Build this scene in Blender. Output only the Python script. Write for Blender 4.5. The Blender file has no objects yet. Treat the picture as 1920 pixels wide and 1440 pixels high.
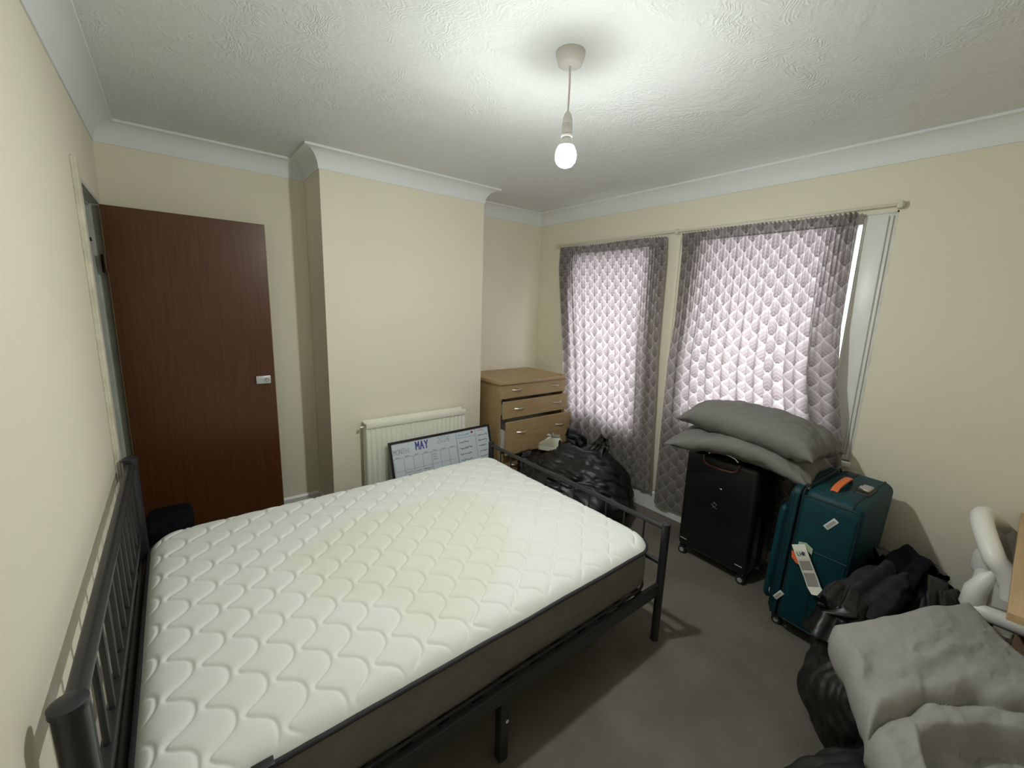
import bpy, bmesh, math, random
import numpy as np
from mathutils import Vector, Matrix, noise
random.seed(4)
PI = math.pi
S = bpy.context.scene
COL = S.collection

# ------------------------------------------------------------------ camera
F, YAW, PITCH, ROLL = 787.66, 0.67718, 0.18590, 0.034764
CAM = Vector((0.2459, -3.1578, 1.5530))
cy, sy, cp, sp = math.cos(YAW), math.sin(YAW), math.cos(PITCH), math.sin(PITCH)
fw = Vector((sy*cp, cy*cp, -sp)); rt = Vector((cy, -sy, 0)); up = rt.cross(fw)
r2 = rt*math.cos(ROLL) + up*math.sin(ROLL); u2 = -rt*math.sin(ROLL) + up*math.cos(ROLL)
cam_d = bpy.data.cameras.new('camera'); cam = bpy.data.objects.new('camera', cam_d); COL.objects.link(cam)
cam.matrix_world = Matrix(((r2.x, u2.x, -fw.x, CAM.x), (r2.y, u2.y, -fw.y, CAM.y), (r2.z, u2.z, -fw.z, CAM.z), (0, 0, 0, 1)))
cam_d.sensor_width = 36; cam_d.lens = F/1920*36; cam_d.clip_start = 0.02
S.camera = cam

# ------------------------------------------------------------------ world, exposure
world = bpy.data.worlds.new('world'); S.world = world; world.use_nodes = True
bg = world.node_tree.nodes['Background']
bg.inputs['Color'].default_value = (0.90, 0.93, 1.0, 1); bg.inputs['Strength'].default_value = 6.6
S.view_settings.view_transform = 'Standard'; S.view_settings.look = 'None'
S.view_settings.gamma = 1; S.view_settings.use_curve_mapping = False
S.view_settings.exposure = 0.0
BULB = 1060.0
S.cycles.max_bounces = 10; S.cycles.diffuse_bounces = 6; S.cycles.transmission_bounces = 8; S.cycles.transparent_max_bounces = 12
S.cycles.sample_clamp_indirect = 4.0
S.cycles.caustics_reflective = False; S.cycles.caustics_refractive = False
S.cycles.use_denoising = True

# ------------------------------------------------------------------ materials
def mat(name, col, rough=0.6, metal=0.0, spec=0.5, coat=0.0):
    m = bpy.data.materials.new(name); m.use_nodes = True
    b = m.node_tree.nodes['Principled BSDF']
    b.inputs['Base Color'].default_value = (*col, 1); b.inputs['Roughness'].default_value = rough
    b.inputs['Metallic'].default_value = metal; b.inputs['Specular IOR Level'].default_value = spec
    b.inputs['Coat Weight'].default_value = coat
    m.diffuse_color = (*col, 1)
    return m
class NT:
    def __init__(s, m): s.t = m.node_tree; s.b = s.t.nodes['Principled BSDF']
    def n(s, typ, **kw):
        nd = s.t.nodes.new('ShaderNode'+typ)
        for k, v in kw.items():
            if hasattr(nd, k): setattr(nd, k, v)
            else: nd.inputs[k.replace('_', ' ')].default_value = v
        return nd
    def l(s, a, b): s.t.links.new(a, b)
    def math(s, op, a, b=None):
        nd = s.t.nodes.new('ShaderNodeMath'); nd.operation = op
        for i, v in enumerate((a, b)):
            if v is None: continue
            if isinstance(v, (int, float)): nd.inputs[i].default_value = v
            else: s.l(v, nd.inputs[i])
        return nd.outputs[0]
    def coord(s, kind='Object', scale=(1, 1, 1)):
        tc = s.n('TexCoord'); mp = s.n('Mapping'); mp.inputs['Scale'].default_value = scale
        s.l(tc.outputs[kind], mp.inputs['Vector']); return mp.outputs[0]
    def ramp(s, fac, stops):
        r = s.n('ValToRGB'); el = r.color_ramp.elements
        while len(el) < len(stops): el.new(0.5)
        for e, (p, c) in zip(el, stops): e.position = p; e.color = (*c, 1)
        s.l(fac, r.inputs[0]); return r.outputs[0]
    def bump(s, h, strength, dist):
        b = s.n('Bump'); b.inputs['Strength'].default_value = strength; b.inputs['Distance'].default_value = dist
        s.l(h, b.inputs['Height']); s.l(b.outputs[0], s.b.inputs['Normal'])
def noisy(m, c1, c2, scale=6, lo=.35, hi=.65, bump=None, cs=(1, 1, 1), detail=6, kind='Object'):
    t = NT(m); v = t.coord(kind, cs)
    nz = t.n('TexNoise', Scale=scale, Detail=detail); t.l(v, nz.inputs['Vector'])
    t.l(t.ramp(nz.outputs['Fac'], [(lo, c1), (hi, c2)]), t.b.inputs['Base Color'])
    if bump:
        n2 = t.n('TexNoise', Scale=bump[0], Detail=4); t.l(v, n2.inputs['Vector']); t.bump(n2.outputs['Fac'], bump[1], bump[2])
    return m

M = {}
M['wall'] = noisy(mat('wall_paint', (.765, .725, .595), .75), (.755, .715, .585), (.775, .735, .605), 2.2, bump=(160, .12, .002))
M['white_paint'] = noisy(mat('white_gloss_paint', (.78, .79, .77), .35), (.75, .76, .74), (.80, .81, .79), 5)
M['old_white'] = noisy(mat('worn_white_paint', (.66, .66, .60), .45), (.56, .56, .48), (.72, .72, .66), 14, bump=(60, .2, .002))
M['coving'] = mat('coving_paint', (.76, .78, .79), .6)
M['casing'] = noisy(mat('cream_casing', (.62, .60, .48), .5), (.56, .54, .42), (.68, .66, .54), 18, bump=(50, .25, .002))
M['jamb'] = noisy(mat('jamb_paint', (.55, .57, .52), .5), (.50, .52, .47), (.6, .62, .57), 7)
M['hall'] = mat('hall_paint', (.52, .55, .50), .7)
# ceiling: swirled artex plaster
m = mat('ceiling_artex', (.72, .74, .74), .7); t = NT(m); v = t.coord()
n1 = t.n('TexNoise', Scale=2.6, Detail=3); t.l(v, n1.inputs['Vector'])
mx = t.n('MixRGB'); mx.blend_type = 'MIX'; mx.inputs[0].default_value = .55; t.l(v, mx.inputs[1]); t.l(n1.outputs['Color'], mx.inputs[2])
w1 = t.n('TexWave', Scale=26, Distortion=9, Detail=3); w1.inputs['Detail Scale'].default_value = 2.0; t.l(mx.outputs[0], w1.inputs['Vector'])
n2 = t.n('TexNoise', Scale=55, Detail=5); t.l(v, n2.inputs['Vector'])
n3 = t.n('TexNoise', Scale=3.5, Detail=5, Roughness=.65, Distortion=.9); t.l(v, n3.inputs['Vector'])
msk = t.ramp(n3.outputs['Fac'], [(.42, (0, 0, 0)), (.66, (1, 1, 1))])
h = t.math('ADD', t.math('MULTIPLY', w1.outputs['Fac'], msk), t.math('MULTIPLY', n2.outputs['Fac'], .7))
h = t.math('ADD', h, t.math('MULTIPLY', n3.outputs['Fac'], 3.2))
t.bump(h, .38, .0055); M['ceiling'] = m
# carpet
m = mat('carpet', (.11, .10, .09), .95, spec=.1); t = NT(m); v = t.coord()
a = t.n('TexNoise', Scale=3.2, Detail=6); t.l(v, a.inputs['Vector'])
b = t.n('TexNoise', Scale=420, Detail=2); t.l(v, b.inputs['Vector'])
c1 = t.ramp(a.outputs['Fac'], [(.35, (.140, .128, .105)), (.62, (.190, .175, .145))])
c2 = t.ramp(b.outputs['Fac'], [(.3, (.7, .7, .7)), (.7, (1.2, 1.2, 1.2))])
mm = t.n('MixRGB'); mm.blend_type = 'MULTIPLY'; mm.inputs[0].default_value = .8; t.l(c1, mm.inputs[1]); t.l(c2, mm.inputs[2])
vo = t.n('TexVoronoi', Scale=9); t.l(v, vo.inputs['Vector'])
sp_ = t.math('LESS_THAN', vo.outputs['Distance'], .022)
m2 = t.n('MixRGB'); t.l(t.math('MULTIPLY', sp_, .6), m2.inputs[0]); t.l(mm.outputs[0], m2.inputs[1]); m2.inputs[2].default_value = (.5, .48, .43, 1)
t.l(m2.outputs[0], t.b.inputs['Base Color']); t.bump(b.outputs['Fac'], .6, .004); M['carpet'] = m
# door wood
def wood(name, c1, c2, c3, rough, axis_scale, scale=1.0, coat=.0):
    m = mat(name, c1, rough, coat=coat); t = NT(m); v = t.coord('Object', axis_scale)
    a = t.n('TexNoise', Scale=14*scale, Detail=8, Roughness=.65, Distortion=.3); t.l(v, a.inputs['Vector'])
    t.l(t.ramp(a.outputs['Fac'], [(.3, c1), (.52, c2), (.72, c3)]), t.b.inputs['Base Color'])
    t.bump(a.outputs['Fac'], .12, .002); return m
M['door'] = wood('dark_mahogany_veneer', (.066, .020, .006), (.096, .032, .010), (.122, .044, .016), .34, (7, 7, .22))
M['door_edge'] = mat('lipped_door_edge', (.32, .22, .10), .5)
M['beech'] = wood('beech_laminate', (.33, .225, .108), (.375, .262, .130), (.42, .30, .158), .42, (.6, 5, 5), .8)
M['beech_side'] = wood('beech_laminate_side', (.33, .225, .108), (.375, .262, .130), (.42, .30, .158), .42, (5, 5, .6), .8)
M['beech_dark'] = mat('beech_edge', (.26, .15, .06), .5)
M['desk'] = wood('desk_laminate', (.44, .29, .16), (.50, .34, .19), (.56, .39, .23), .45, (.6, 5, 5), .8)
M['drawer_in'] = mat('white_drawer_side', (.72, .72, .68), .5)
M['dark_in'] = mat('drawer_cavity', (.05, .035, .025), .8)
M['metal_black'] = mat('black_bed_metal', (.022, .023, .026), .38)
M['chrome'] = mat('brushed_metal', (.72, .72, .70), .25, 1.0)
M['nickel'] = mat('satin_nickel', (.75, .72, .66), .32, 1.0)
M['silver_plate'] = mat('silver_plate', (.60, .62, .64), .35, .6)
M['hinge'] = mat('brown_hinge', (.09, .045, .02), .5, .4)
M['plastic_white'] = mat('white_plastic', (.80, .80, .77), .4)
M['rose'] = mat('ceiling_rose_plastic', (.68, .66, .62), .45)
M['rad'] = mat('radiator_enamel', (.80, .80, .71), .35)
M['rail'] = mat('curtain_rail_plastic', (.62, .60, .50), .5)
M['frame_black'] = mat('black_board_frame', (.012, .010, .014), .4)
M['board'] = mat('whiteboard_surface', (.62, .69, .75), .22)
M['ink_black'] = mat('black_marker_ink', (.05, .05, .08), .6)
M['ink_grey'] = mat('faded_grey_ink', (.22, .27, .33), .6)
M['ink_blue'] = mat('purple_blue_marker_ink', (.05, .04, .30), .6)
M['ink_sky'] = mat('light_blue_marker_ink', (.10, .38, .75), .6)
M['ink_red'] = mat('red_marker_ink', (.55, .06, .08), .6)
M['red_dot'] = mat('red_magnet', (.35, .03, .03), .4)
M['suit_black'] = mat('black_hardshell', (.007, .007, .009), .35)
M['suit_black_zip'] = mat('black_zip_tape', (.012, .012, .013), .8)
M['rubber'] = mat('wheel_rubber', (.02, .02, .02), .6)
M['rubber_grey'] = mat('dull_grey_emblem', (.07, .07, .07), .5)
M['hub'] = mat('grey_wheel_hub', (.35, .34, .33), .4)
M['brown_grip'] = mat('brown_handle_grip', (.10, .045, .03), .45)
M['teal'] = noisy(mat('teal_nylon', (.001, .036, .049), .55, spec=.3), (.0008, .032, .044), (.001, .042, .056), 30, bump=(900, .3, .0006))
M['teal_dark'] = mat('dark_teal_piping', (.002, .016, .024), .6)
M['orange'] = mat('orange_handle', (.62, .13, .03), .5)
M['label_white'] = mat('pale_brand_label', (.62, .66, .64), .5)
M['tag_paper'] = mat('tag_paper', (.75, .75, .68), .5)
M['tag_grey'] = mat('tag_barcode', (.36, .35, .33), .5)
M['tag_green'] = mat('tag_green_tint', (.46, .60, .42), .5)
M['tag_orange'] = mat('tag_orange', (.85, .16, .05), .5)
M['bag'] = mat('black_bin_bag', (.006, .0063, .0066), .42, spec=.5)
M['bag_matte'] = mat('dark_refuse_sack', (.013, .0135, .0125), .52, spec=.35)
M['cloth_black'] = noisy(mat('black_cloth', (.006, .007, .008), .9, spec=.1), (.005, .006, .008), (.010, .011, .013), 20, bump=(60, .6, .006))
M['cloth_grey'] = noisy(mat('charcoal_cloth', (.03, .03, .035), .9, spec=.1), (.022, .024, .028), (.036, .038, .042), 20, bump=(60, .6, .006))
M['duvet'] = noisy(mat('grey_duvet_cotton', (.30, .295, .28), .85, spec=.15), (.29, .285, .27), (.31, .305, .29), 8, bump=(30, .25, .006))
M['shoe'] = mat('pale_trainer', (.50, .50, .42), .6); M['shoe_grey'] = mat('grey_lining', (.22, .23, .22), .8); M['sole'] = mat('trainer_sole', (.68, .70, .60), .6)
# pillow cotton with soft satin stripes
m = mat('grey_pillow_cotton', (.20, .195, .185), .7, spec=.3); t = NT(m); v = t.coord('Object', (1, 1, 1))
w = t.n('TexWave', Scale=8, Distortion=3.5, Detail=2); w.bands_direction = 'DIAGONAL'; t.l(v, w.inputs['Vector'])
t.l(t.ramp(w.outputs['Fac'], [(.35, (.160, .158, .146)), (.65, (.170, .167, .154))]), t.b.inputs['Base Color'])
n = t.n('TexNoise', Scale=16, Detail=5); t.l(v, n.inputs['Vector']); t.bump(n.outputs['Fac'], .3, .008); M['pillow'] = m
# mattress cover: knitted, with yellowed patches of its own
m = mat('mattress_knit', (.74, .75, .70), .85, spec=.15); t = NT(m); v = t.coord()
a = t.n('TexNoise', Scale=2.1, Detail=3, Roughness=.5); t.l(v, a.inputs['Vector'])
vm = t.n('VectorMath'); vm.operation = 'DISTANCE'; t.l(v, vm.inputs[0]); vm.inputs[1].default_value = (.05, -.12, .23)
k = t.math('ADD', t.math('MULTIPLY', vm.outputs['Value'], 1.1), t.math('MULTIPLY', a.outputs['Fac'], .9))
st = t.ramp(k, [(.86, (.722, .735, .655)), (.98, (.755, .775, .75))])
t.l(st, t.b.inputs['Base Color'])
w = t.n('TexWave', Scale=150, Distortion=1.0, Detail=1); w.bands_direction = 'Y'; t.l(v, w.inputs['Vector']); t.bump(w.outputs['Fac'], .12, .0015)
M['mattress'] = m
M['piping'] = mat('black_mattress_piping', (.018, .017, .022), .7)
M['mattress_side'] = noisy(mat('grey_mattress_border', (.165, .16, .14), .9, spec=.1), (.155, .15, .133), (.185, .178, .158), 9, bump=(500, .3, .001))
# glass
m = bpy.data.materials.new('window_glass'); m.use_nodes = True; nt = m.node_tree; nt.nodes.clear()
o = nt.nodes.new('ShaderNodeOutputMaterial'); mi = nt.nodes.new('ShaderNodeMixShader'); tr = nt.nodes.new('ShaderNodeBsdfTransparent'); gl = nt.nodes.new('ShaderNodeBsdfGlossy')
gl.inputs['Roughness'].default_value = .03; mi.inputs[0].default_value = .08
nt.links.new(tr.outputs[0], mi.inputs[1]); nt.links.new(gl.outputs[0], mi.inputs[2]); nt.links.new(mi.outputs[0], o.inputs[0]); M['glass'] = m
# bulb
m = bpy.data.materials.new('glowing_bulb'); m.use_nodes = True; nt = m.node_tree; nt.nodes.clear()
o = nt.nodes.new('ShaderNodeOutputMaterial'); e = nt.nodes.new('ShaderNodeEmission'); e.inputs['Color'].default_value = (.96, 1.0, .95, 1); e.inputs['Strength'].default_value = BULB
nt.links.new(e.outputs[0], o.inputs[0]); M['bulb'] = m
m = m.copy(); m.name = 'bulb_upper_glow'; [n_ for n_ in m.node_tree.nodes if n_.type == 'EMISSION'][0].inputs['Strength'].default_value = BULB*.10; M['bulb_upper'] = m
# curtain: woven print of nested chevrons in a diamond net, lets daylight through
def curtain_mat(name, double=False):
    m = mat(name, (.5, .48, .47), .9, spec=.1); t = NT(m)
    uv = t.n('UVMap'); sep = t.n('SeparateXYZ'); t.l(uv.outputs[0], sep.inputs[0])
    P_ = .115
    u = t.math('DIVIDE', sep.outputs[0], P_); w_ = t.math('DIVIDE', sep.outputs[1], P_*.95)
    A = t.math('FRACT', t.math('ADD', u, w_)); B = t.math('FRACT', t.math('SUBTRACT', w_, u))
    mxx = t.math('MAXIMUM', A, B); mn = t.math('MINIMUM', A, B)
    line = t.math('MAXIMUM', t.math('GREATER_THAN', mxx, .955), t.math('LESS_THAN', mn, .045))
    grad = t.ramp(mxx, [(.0, (.46, .44, .435)), (.09, (.42, .395, .39)), (.15, (.215, .195, .192)), (.30, (.265, .245, .238)), (.65, (.33, .312, .303)), (1, (.385, .368, .357))])
    st = t.math('SINE', t.math('MULTIPLY', mxx, 30.0)); st = t.math('GREATER_THAN', st, .2)
    mz = t.n('MixRGB'); t.l(t.math('MULTIPLY', st, .30), mz.inputs[0]); t.l(grad, mz.inputs[1]); mz.inputs[2].default_value = (.46, .435, .43, 1)
    ml = t.n('MixRGB'); t.l(line, ml.inputs[0]); t.l(mz.outputs[0], ml.inputs[1]); ml.inputs[2].default_value = (.47, .455, .445, 1)
    nt = m.node_tree; out = nt.nodes['Material Output']
    df = nt.nodes.new('ShaderNodeBsdfDiffuse'); tl = nt.nodes.new('ShaderNodeBsdfTranslucent'); mi = nt.nodes.new('ShaderNodeMixShader')
    pk = t.n('MixRGB'); pk.blend_type = 'MULTIPLY'; pk.inputs[0].default_value = 1; gm = t.n('Gamma'); gm.inputs['Gamma'].default_value = 1.7; t.l(ml.outputs[0], gm.inputs['Color']); t.l(gm.outputs[0], pk.inputs[1]); pk.inputs[2].default_value = (2.45, 2.33, 2.42, 1)
    dk = t.n('MixRGB'); dk.blend_type = 'MULTIPLY'; dk.inputs[0].default_value = 1; t.l(ml.outputs[0], dk.inputs[1]); dk.inputs[2].default_value = (.70, .70, .70, 1)
    t.l(dk.outputs[0], df.inputs[0]); t.l(pk.outputs[0], tl.inputs[0]); mi.inputs[0].default_value = .16 if double else .42
    t.l(df.outputs[0], mi.inputs[1]); t.l(tl.outputs[0], mi.inputs[2]); t.l(mi.outputs[0], out.inputs[0])
    return m
M['curtain'] = curtain_mat('chevron_curtain'); M['curtain_band'] = curtain_mat('chevron_curtain_heading', True)

# ------------------------------------------------------------------ mesh helpers
class MB:
    def __init__(s): s.v = []; s.f = []; s.uv = None
    def add(s, vs, fs):
        o = len(s.v); s.v.extend([tuple(v) for v in vs]); s.f.extend([tuple(i+o for i in f) for f in fs]); return s
    def box(s, lo, hi, bev=0.0, seg=2, mtx=None):
        bm = bmesh.new(); bmesh.ops.create_cube(bm, size=1)
        for v in bm.verts:
            v.co = Vector([(lo[i]+hi[i])/2 + v.co[i]*(hi[i]-lo[i]) for i in range(3)])
        if bev > 0: bmesh.ops.bevel(bm, geom=bm.edges[:], offset=bev, segments=seg, profile=.5, affect='EDGES')
        bm.verts.index_update()
        vs = [(mtx @ v.co if mtx else v.co.copy()) for v in bm.verts]; fs = [[v.index for v in f.verts] for f in bm.faces]; bm.free()
        return s.add(vs, fs)
    def tube(s, pts, r, n=12, cap=True):
        pts = [Vector(p) for p in pts]; rs = r if isinstance(r, (list, tuple)) else [r]*len(pts)
        vs = []; fs = []; prev = None
        for i, p in enumerate(pts):
            d = (pts[min(i+1, len(pts)-1)] - pts[max(i-1, 0)]).normalized()
            if prev is None:
                a = d.orthogonal().normalized()
            else:
                a = (prev - d*prev.dot(d)).normalized()
            prev = a; b = d.cross(a)
            for k in range(n):
                th = 2*PI*k/n; vs.append(p + (a*math.cos(th)+b*math.sin(th))*rs[i])
        for i in range(len(pts)-1):
            for k in range(n):
                k2 = (k+1) % n; fs.append((i*n+k, i*n+k2, (i+1)*n+k2, (i+1)*n+k))
        if cap: fs.append(tuple(range(n))[::-1]); fs.append(tuple((len(pts)-1)*n+k for k in range(n)))
        return s.add(vs, fs)
    def lathe(s, prof, c, n=32, axis='z'):
        vs = []; fs = []
        for (r, z) in prof:
            for k in range(n):
                th = 2*PI*k/n; x, y = r*math.cos(th), r*math.sin(th)
                if axis == 'z': vs.append((c[0]+x, c[1]+y, c[2]+z))
                elif axis == 'y': vs.append((c[0]+x, c[1]+z, c[2]+y))
                else: vs.append((c[0]+z, c[1]+x, c[2]+y))
        for i in range(len(prof)-1):
            for k in range(n):
                k2 = (k+1) % n; fs.append((i*n+k, i*n+k2, (i+1)*n+k2, (i+1)*n+k))
        fs.append(tuple(range(n))[::-1]); fs.append(tuple((len(prof)-1)*n+k for k in range(n)))
        return s.add(vs, fs)
    def grid(s, P, closed_u=False):
        nu, nv = len(P), len(P[0]); vs = [p for row in P for p in row]; fs = []
        for i in range(nu if closed_u else nu-1):
            i2 = (i+1) % nu
            for j in range(nv-1): fs.append((i*nv+j, i2*nv+j, i2*nv+j+1, i*nv+j+1))
        return s.add(vs, fs)
    def build(s, name, m, parent=None, smooth=True, angle=40, origin=None, label=None):
        me = bpy.data.meshes.new(name); me.from_pydata([tuple(v) for v in s.v], [], s.f); me.validate()
        bm = bmesh.new(); bm.from_mesh(me); bmesh.ops.recalc_face_normals(bm, faces=bm.faces[:]); bm.to_mesh(me); bm.free()
        if smooth:
            me.shade_smooth()
            me.set_sharp_from_angle(angle=math.radians(angle))
        me.materials.append(M[m] if isinstance(m, str) else m)
        o = bpy.data.objects.new(name, me); COL.objects.link(o)
        if parent is not None: put(o, parent)
        elif origin is not None:
            off = Vector(origin)
            me.transform(Matrix.Translation(-off)); o.location = off
        if label: o['label'] = label
        return o
def world_of(o):
    mm = o.matrix_basis.copy(); p = o.parent
    while p: mm = p.matrix_basis @ o.matrix_parent_inverse @ mm if False else p.matrix_basis @ mm; p = p.parent
    return mm
def put(o, parent):
    # geometry is written in the coordinates of the room; re-express it in the parent's own frame
    inv = world_of(parent).inverted(); o.data.transform(inv); o.parent = parent
def thing(name, label, cat, loc=(0, 0, 0), rz=0, group=None):
    o = bpy.data.objects.new(name, None); COL.objects.link(o); o.location = loc; o.rotation_euler = (0, 0, rz)
    o.empty_display_size = .1; o['label'] = label; o['category'] = cat
    if group: o['group'] = group
    return o
def tag(o, label, cat, group=None):
    o['label'] = label; o['category'] = cat
    if group: o['group'] = group
    return o
def struct(o, label=None):
    o['kind'] = 'structure'
    if label: o['label'] = label
    return o
def fbm(p, o=4): return noise.fractal(Vector(p), 1.0, 2.0, o)
def sm(a, b, x):
    t = min(1, max(0, (x-a)/(b-a))); return t*t*(3-2*t)

# ------------------------------------------------------------------ room shell
W, YN, H = 3.08, -3.72, 2.40
BX0, BX1, BD = 0.985, 2.155, 0.372
WT = 0.20
struct(MB().box((-1.4, YN-.2, -.1), (W+WT, .2, 0)).build('floor', 'carpet', smooth=False), 'dark taupe fitted carpet')
struct(MB().box((-1.4, YN-.2, H), (W+WT, .2, H+.1)).build('ceiling', 'ceiling', smooth=False), 'white swirled textured ceiling')
struct(MB().box((-1.4, 0, 0), (W+WT, .2, H)).build('wall_far', 'wall', smooth=False), 'cream wall behind the open door and the drawers')
struct(MB().box((BX0, -BD, 0), (BX1, 0, H)).build('wall_chimney_breast', 'wall', smooth=False), 'cream chimney breast jutting into the room')
struct(MB().box((-1.4, YN-.2, 0), (W+WT, YN, H)).build('wall_near', 'wall', smooth=False), 'cream wall behind the camera')
# left wall with the doorway
DY0, DY1, DZ = -0.80, -0.098, 1.985
struct(MB().box((-.12, YN, 0), (0, DY0, H)).box((-.12, DY1, 0), (0, 0, H)).box((-.12, DY0, DZ), (0, DY1, H)).build('wall_left', 'wall', smooth=False), 'cream wall beside the headboard')
struct(MB().box((-1.5, YN, 0), (-1.4, .2, H)).build('wall_hall', 'hall', smooth=False), 'wall of the hall beyond the doorway')
# window wall
A0, A1, AZ0, AZ1 = -1.265, -0.44, 0.56, 2.03
B0, B1, BZ0, BZ1 = -2.62, -1.60, 0.77, 2.075
struct(MB().box((W, B0, 0), (W+WT, A1, AZ0)).box((W, A1, 0), (W+WT, 0, H)).box((W, YN, 0), (W+WT, B0, H))
       .box((W, B0, BZ1), (W+WT, A1, H)).box((W, A0, AZ1), (W+WT, A1, BZ1)).box((W, B1, AZ0), (W+WT, A0, BZ1))
       .box((W, B0, AZ0), (W+WT, B1, BZ0)).build('wall_right', 'wall', smooth=False), 'cream wall with the two windows')

def offset_poly(pts, d):
    # pts: closed axis-aligned loop, room on the left-hand side of travel direction
    n = len(pts); out = []
    for i in range(n):
        p0, p1, p2 = Vector(pts[i-1]), Vector(pts[i]), Vector(pts[(i+1) % n])
        a = (p1-p0).normalized(); b = (p2-p1).normalized()
        na = Vector((-a.y, a.x)); nb = Vector((-b.y, b.x))
        out.append(p1 + (na+nb)*d if abs(a.dot(b)) < .5 else p1 + na*d)
    return out
loop = [(0, YN), (W, YN), (W, 0), (BX1, 0), (BX1, -BD), (BX0, -BD), (BX0, 0), (0, 0)]
def sweep(mb, prof, idx, cut=None):
    offs = [(offset_poly(loop, d), z) for d, z in prof]
    for i in idx:
        j = (i+1) % len(loop); P = []
        for of, z in offs: P.append([(of[i].x, of[i].y, z), (of[j].x, of[j].y, z)])
        if cut:
            P = [[(cut(q)) for q in row] for row in P]
        mb.grid(P)
cz0 = 2.300; cr = .082
prof = [(0, cz0-.004), (.006, cz0-.004), (.006, cz0)] + [(cr-(cr-.006)*math.cos(a), cz0+.088*math.sin(a)) for a in [PI/2*k/10 for k in range(1, 11)]] + [(cr+.010, cz0+.088), (cr+.010, H)]
names_cove = ['wall behind the camera', 'window wall', 'right alcove wall', 'right side of the chimney breast', 'front of the chimney breast', 'left side of the chimney breast', 'left alcove wall', 'left wall']
for i in range(8):
    mb = MB(); sweep(mb, prof, [i]); struct(mb.build('trim_%d' % (i+1), 'coving', angle=25), 'white concave coving along the ' + names_cove[i])
bprof = [(0, .15), (.008, .15), (.016, .138), (.016, 0)]
for i, nm in zip(range(8), ['near', 'right', 'far_right', 'breast_right', 'breast', 'breast_left', 'far_left', 'left']):
    cut = (lambda q: (q[0], min(q[1], DY0-.07), q[2])) if nm == 'left' else None
    mb = MB(); sweep(mb, bprof, [i], cut); struct(mb.build('baseboard_' + nm, 'white_paint', smooth=False), 'white painted baseboard')
# doorway lining and casing
struct(MB().box((-.125, DY1-.006, 0), (.003, DY1+.03, DZ)).box((-.125, DY0-.03, 0), (.003, DY0+.006, DZ)).box((-.125, DY0, DZ-.006), (.003, DY1, DZ+.012)).box((-.125, DY1-.014, 0), (-.038, DY1, DZ-.002)).box((-.125, DY0, 0), (-.038, DY0+.014, DZ-.002)).box((-.125, DY0, DZ-.016), (-.038, DY1, DZ)).build('trim_9', 'jamb', smooth=False), 'grey-white door lining with stop strip')
struct(MB().box((0.0, DY0-.062, 0), (.017, DY0-.002, 2.035), .004).box((.0, DY0-.068, 0), (.008, DY0-.058, 2.03), .002).build('trim_10', 'casing', angle=30), 'cream casing strip up the near side of the doorway')
hk = MB().tube([(-.046, DY1-.016, 1.80), (-.046, DY1-.028, 1.80), (-.046, DY1-.033, 1.812)], .005, 8).build('coat_hook', 'metal_black'); tag(hk, 'small dark hook screwed to the door lining above the hinge', 'hook')

# door leaf, opened against the far alcove
DW = .714; DYF = -.146
dr = MB().box((.004, DYF, .012), (.004+DW, DYF+.038, 1.975), .0015, 1).build('door_1', 'door', angle=30, origin=(.0, DYF+.02, 0)); struct(dr, 'dark brown wooden flush door standing open')
MB().box((.0025, DYF-.0005, .013), (.0045, DYF+.037, 1.974)).build('door_edge', 'door_edge', dr, smooth=False, label='pale lipped hinge edge')
MB().box((.004+DW-.0005, DYF+.001, .013), (.004+DW+.002, DYF+.037, 1.974)).build('door_edge', 'door_edge', dr, smooth=False, label='pale lipped free edge')
lk = MB().box((.612, DYF-.016, 1.012), (.693, DYF, 1.062), .003).build('latch_plate', 'silver_plate', dr, label='silver rectangular night latch')
MB().lathe([(.011, 0), (.011, -.012), (.008, -.016), (.0, -.016)], (.668, DYF-.015, 1.038), 20, 'y').build('latch_knob', 'chrome', lk)
for z in (1.69, .25): MB().box((-.020, DYF+.036, z-.045), (.004, DYF+.042, z+.045), .001).tube([(-.002, DYF-.006, z-.045), (-.002, DYF-.006, z+.045)], .007, 10).build('hinge', 'hinge', dr)

# windows
def window(idx, y0, y1, z0, z1, stile_r, mid, lab):
    xf = W+.012; xb = W+.075
    fr = MB()
    L = y1-.045; R_ = y0+stile_r
    fr.box((xf, L, z0), (xb, y1, z1), .004).box((xf, y0, z0), (xb, R_, z1), .004)
    fr.box((xf, R_, z1-.05), (xb, L, z1), .004).box((xf, R_, z0), (xb, L, z0+.06), .004)
    # moulded strips on the wide stile
    for k, w_ in ((.018, .010), (.036, .006), (stile_r-.012, .010)):
        fr.box((xf-.012, y0+k, z0+.02), (xf+.004, y0+k+w_, z1-.02), .003)
    o = fr.build('window_%d' % idx, 'white_paint', angle=30); struct(o, lab)
    if mid: MB().box((xf+.004, mid-.055, z0+.05), (xb-.004, mid+.055, z1-.045), .004).build('mullion', 'white_paint', o, angle=30)
    if False: MB().box((xf+.01, R_, mid-.02), (xb-.01, L, mid+.02), .003).build('glazing_bar', 'white_paint', o, angle=30)
    MB().box((xb-.035, R_-.004, z0+.05), (xb-.031, L+.004, z1-.045)).build('window_pane', 'glass', o, smooth=False)
    MB().box((W-.03, y0, z0-.028), (xf+.01, y1, z0), .006).build('window_sill', 'white_paint', o, angle=30)
    MB().box((W+.001, y0, z0), (xf, y0+.008, z1)).box((W+.001, y1-.008, z0), (xf, y1, z1)).box((W+.001, y0, z1-.008), (xf, y1, z1)).build('window_reveal', 'old_white', o, smooth=False)
    return o
window(1, A0, A1, AZ0, AZ1, .05, None, 'white framed window behind the left curtain')
window(2, B0, B1, BZ0, BZ1, .138, -2.405, 'white framed window behind the wide right curtain')
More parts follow.
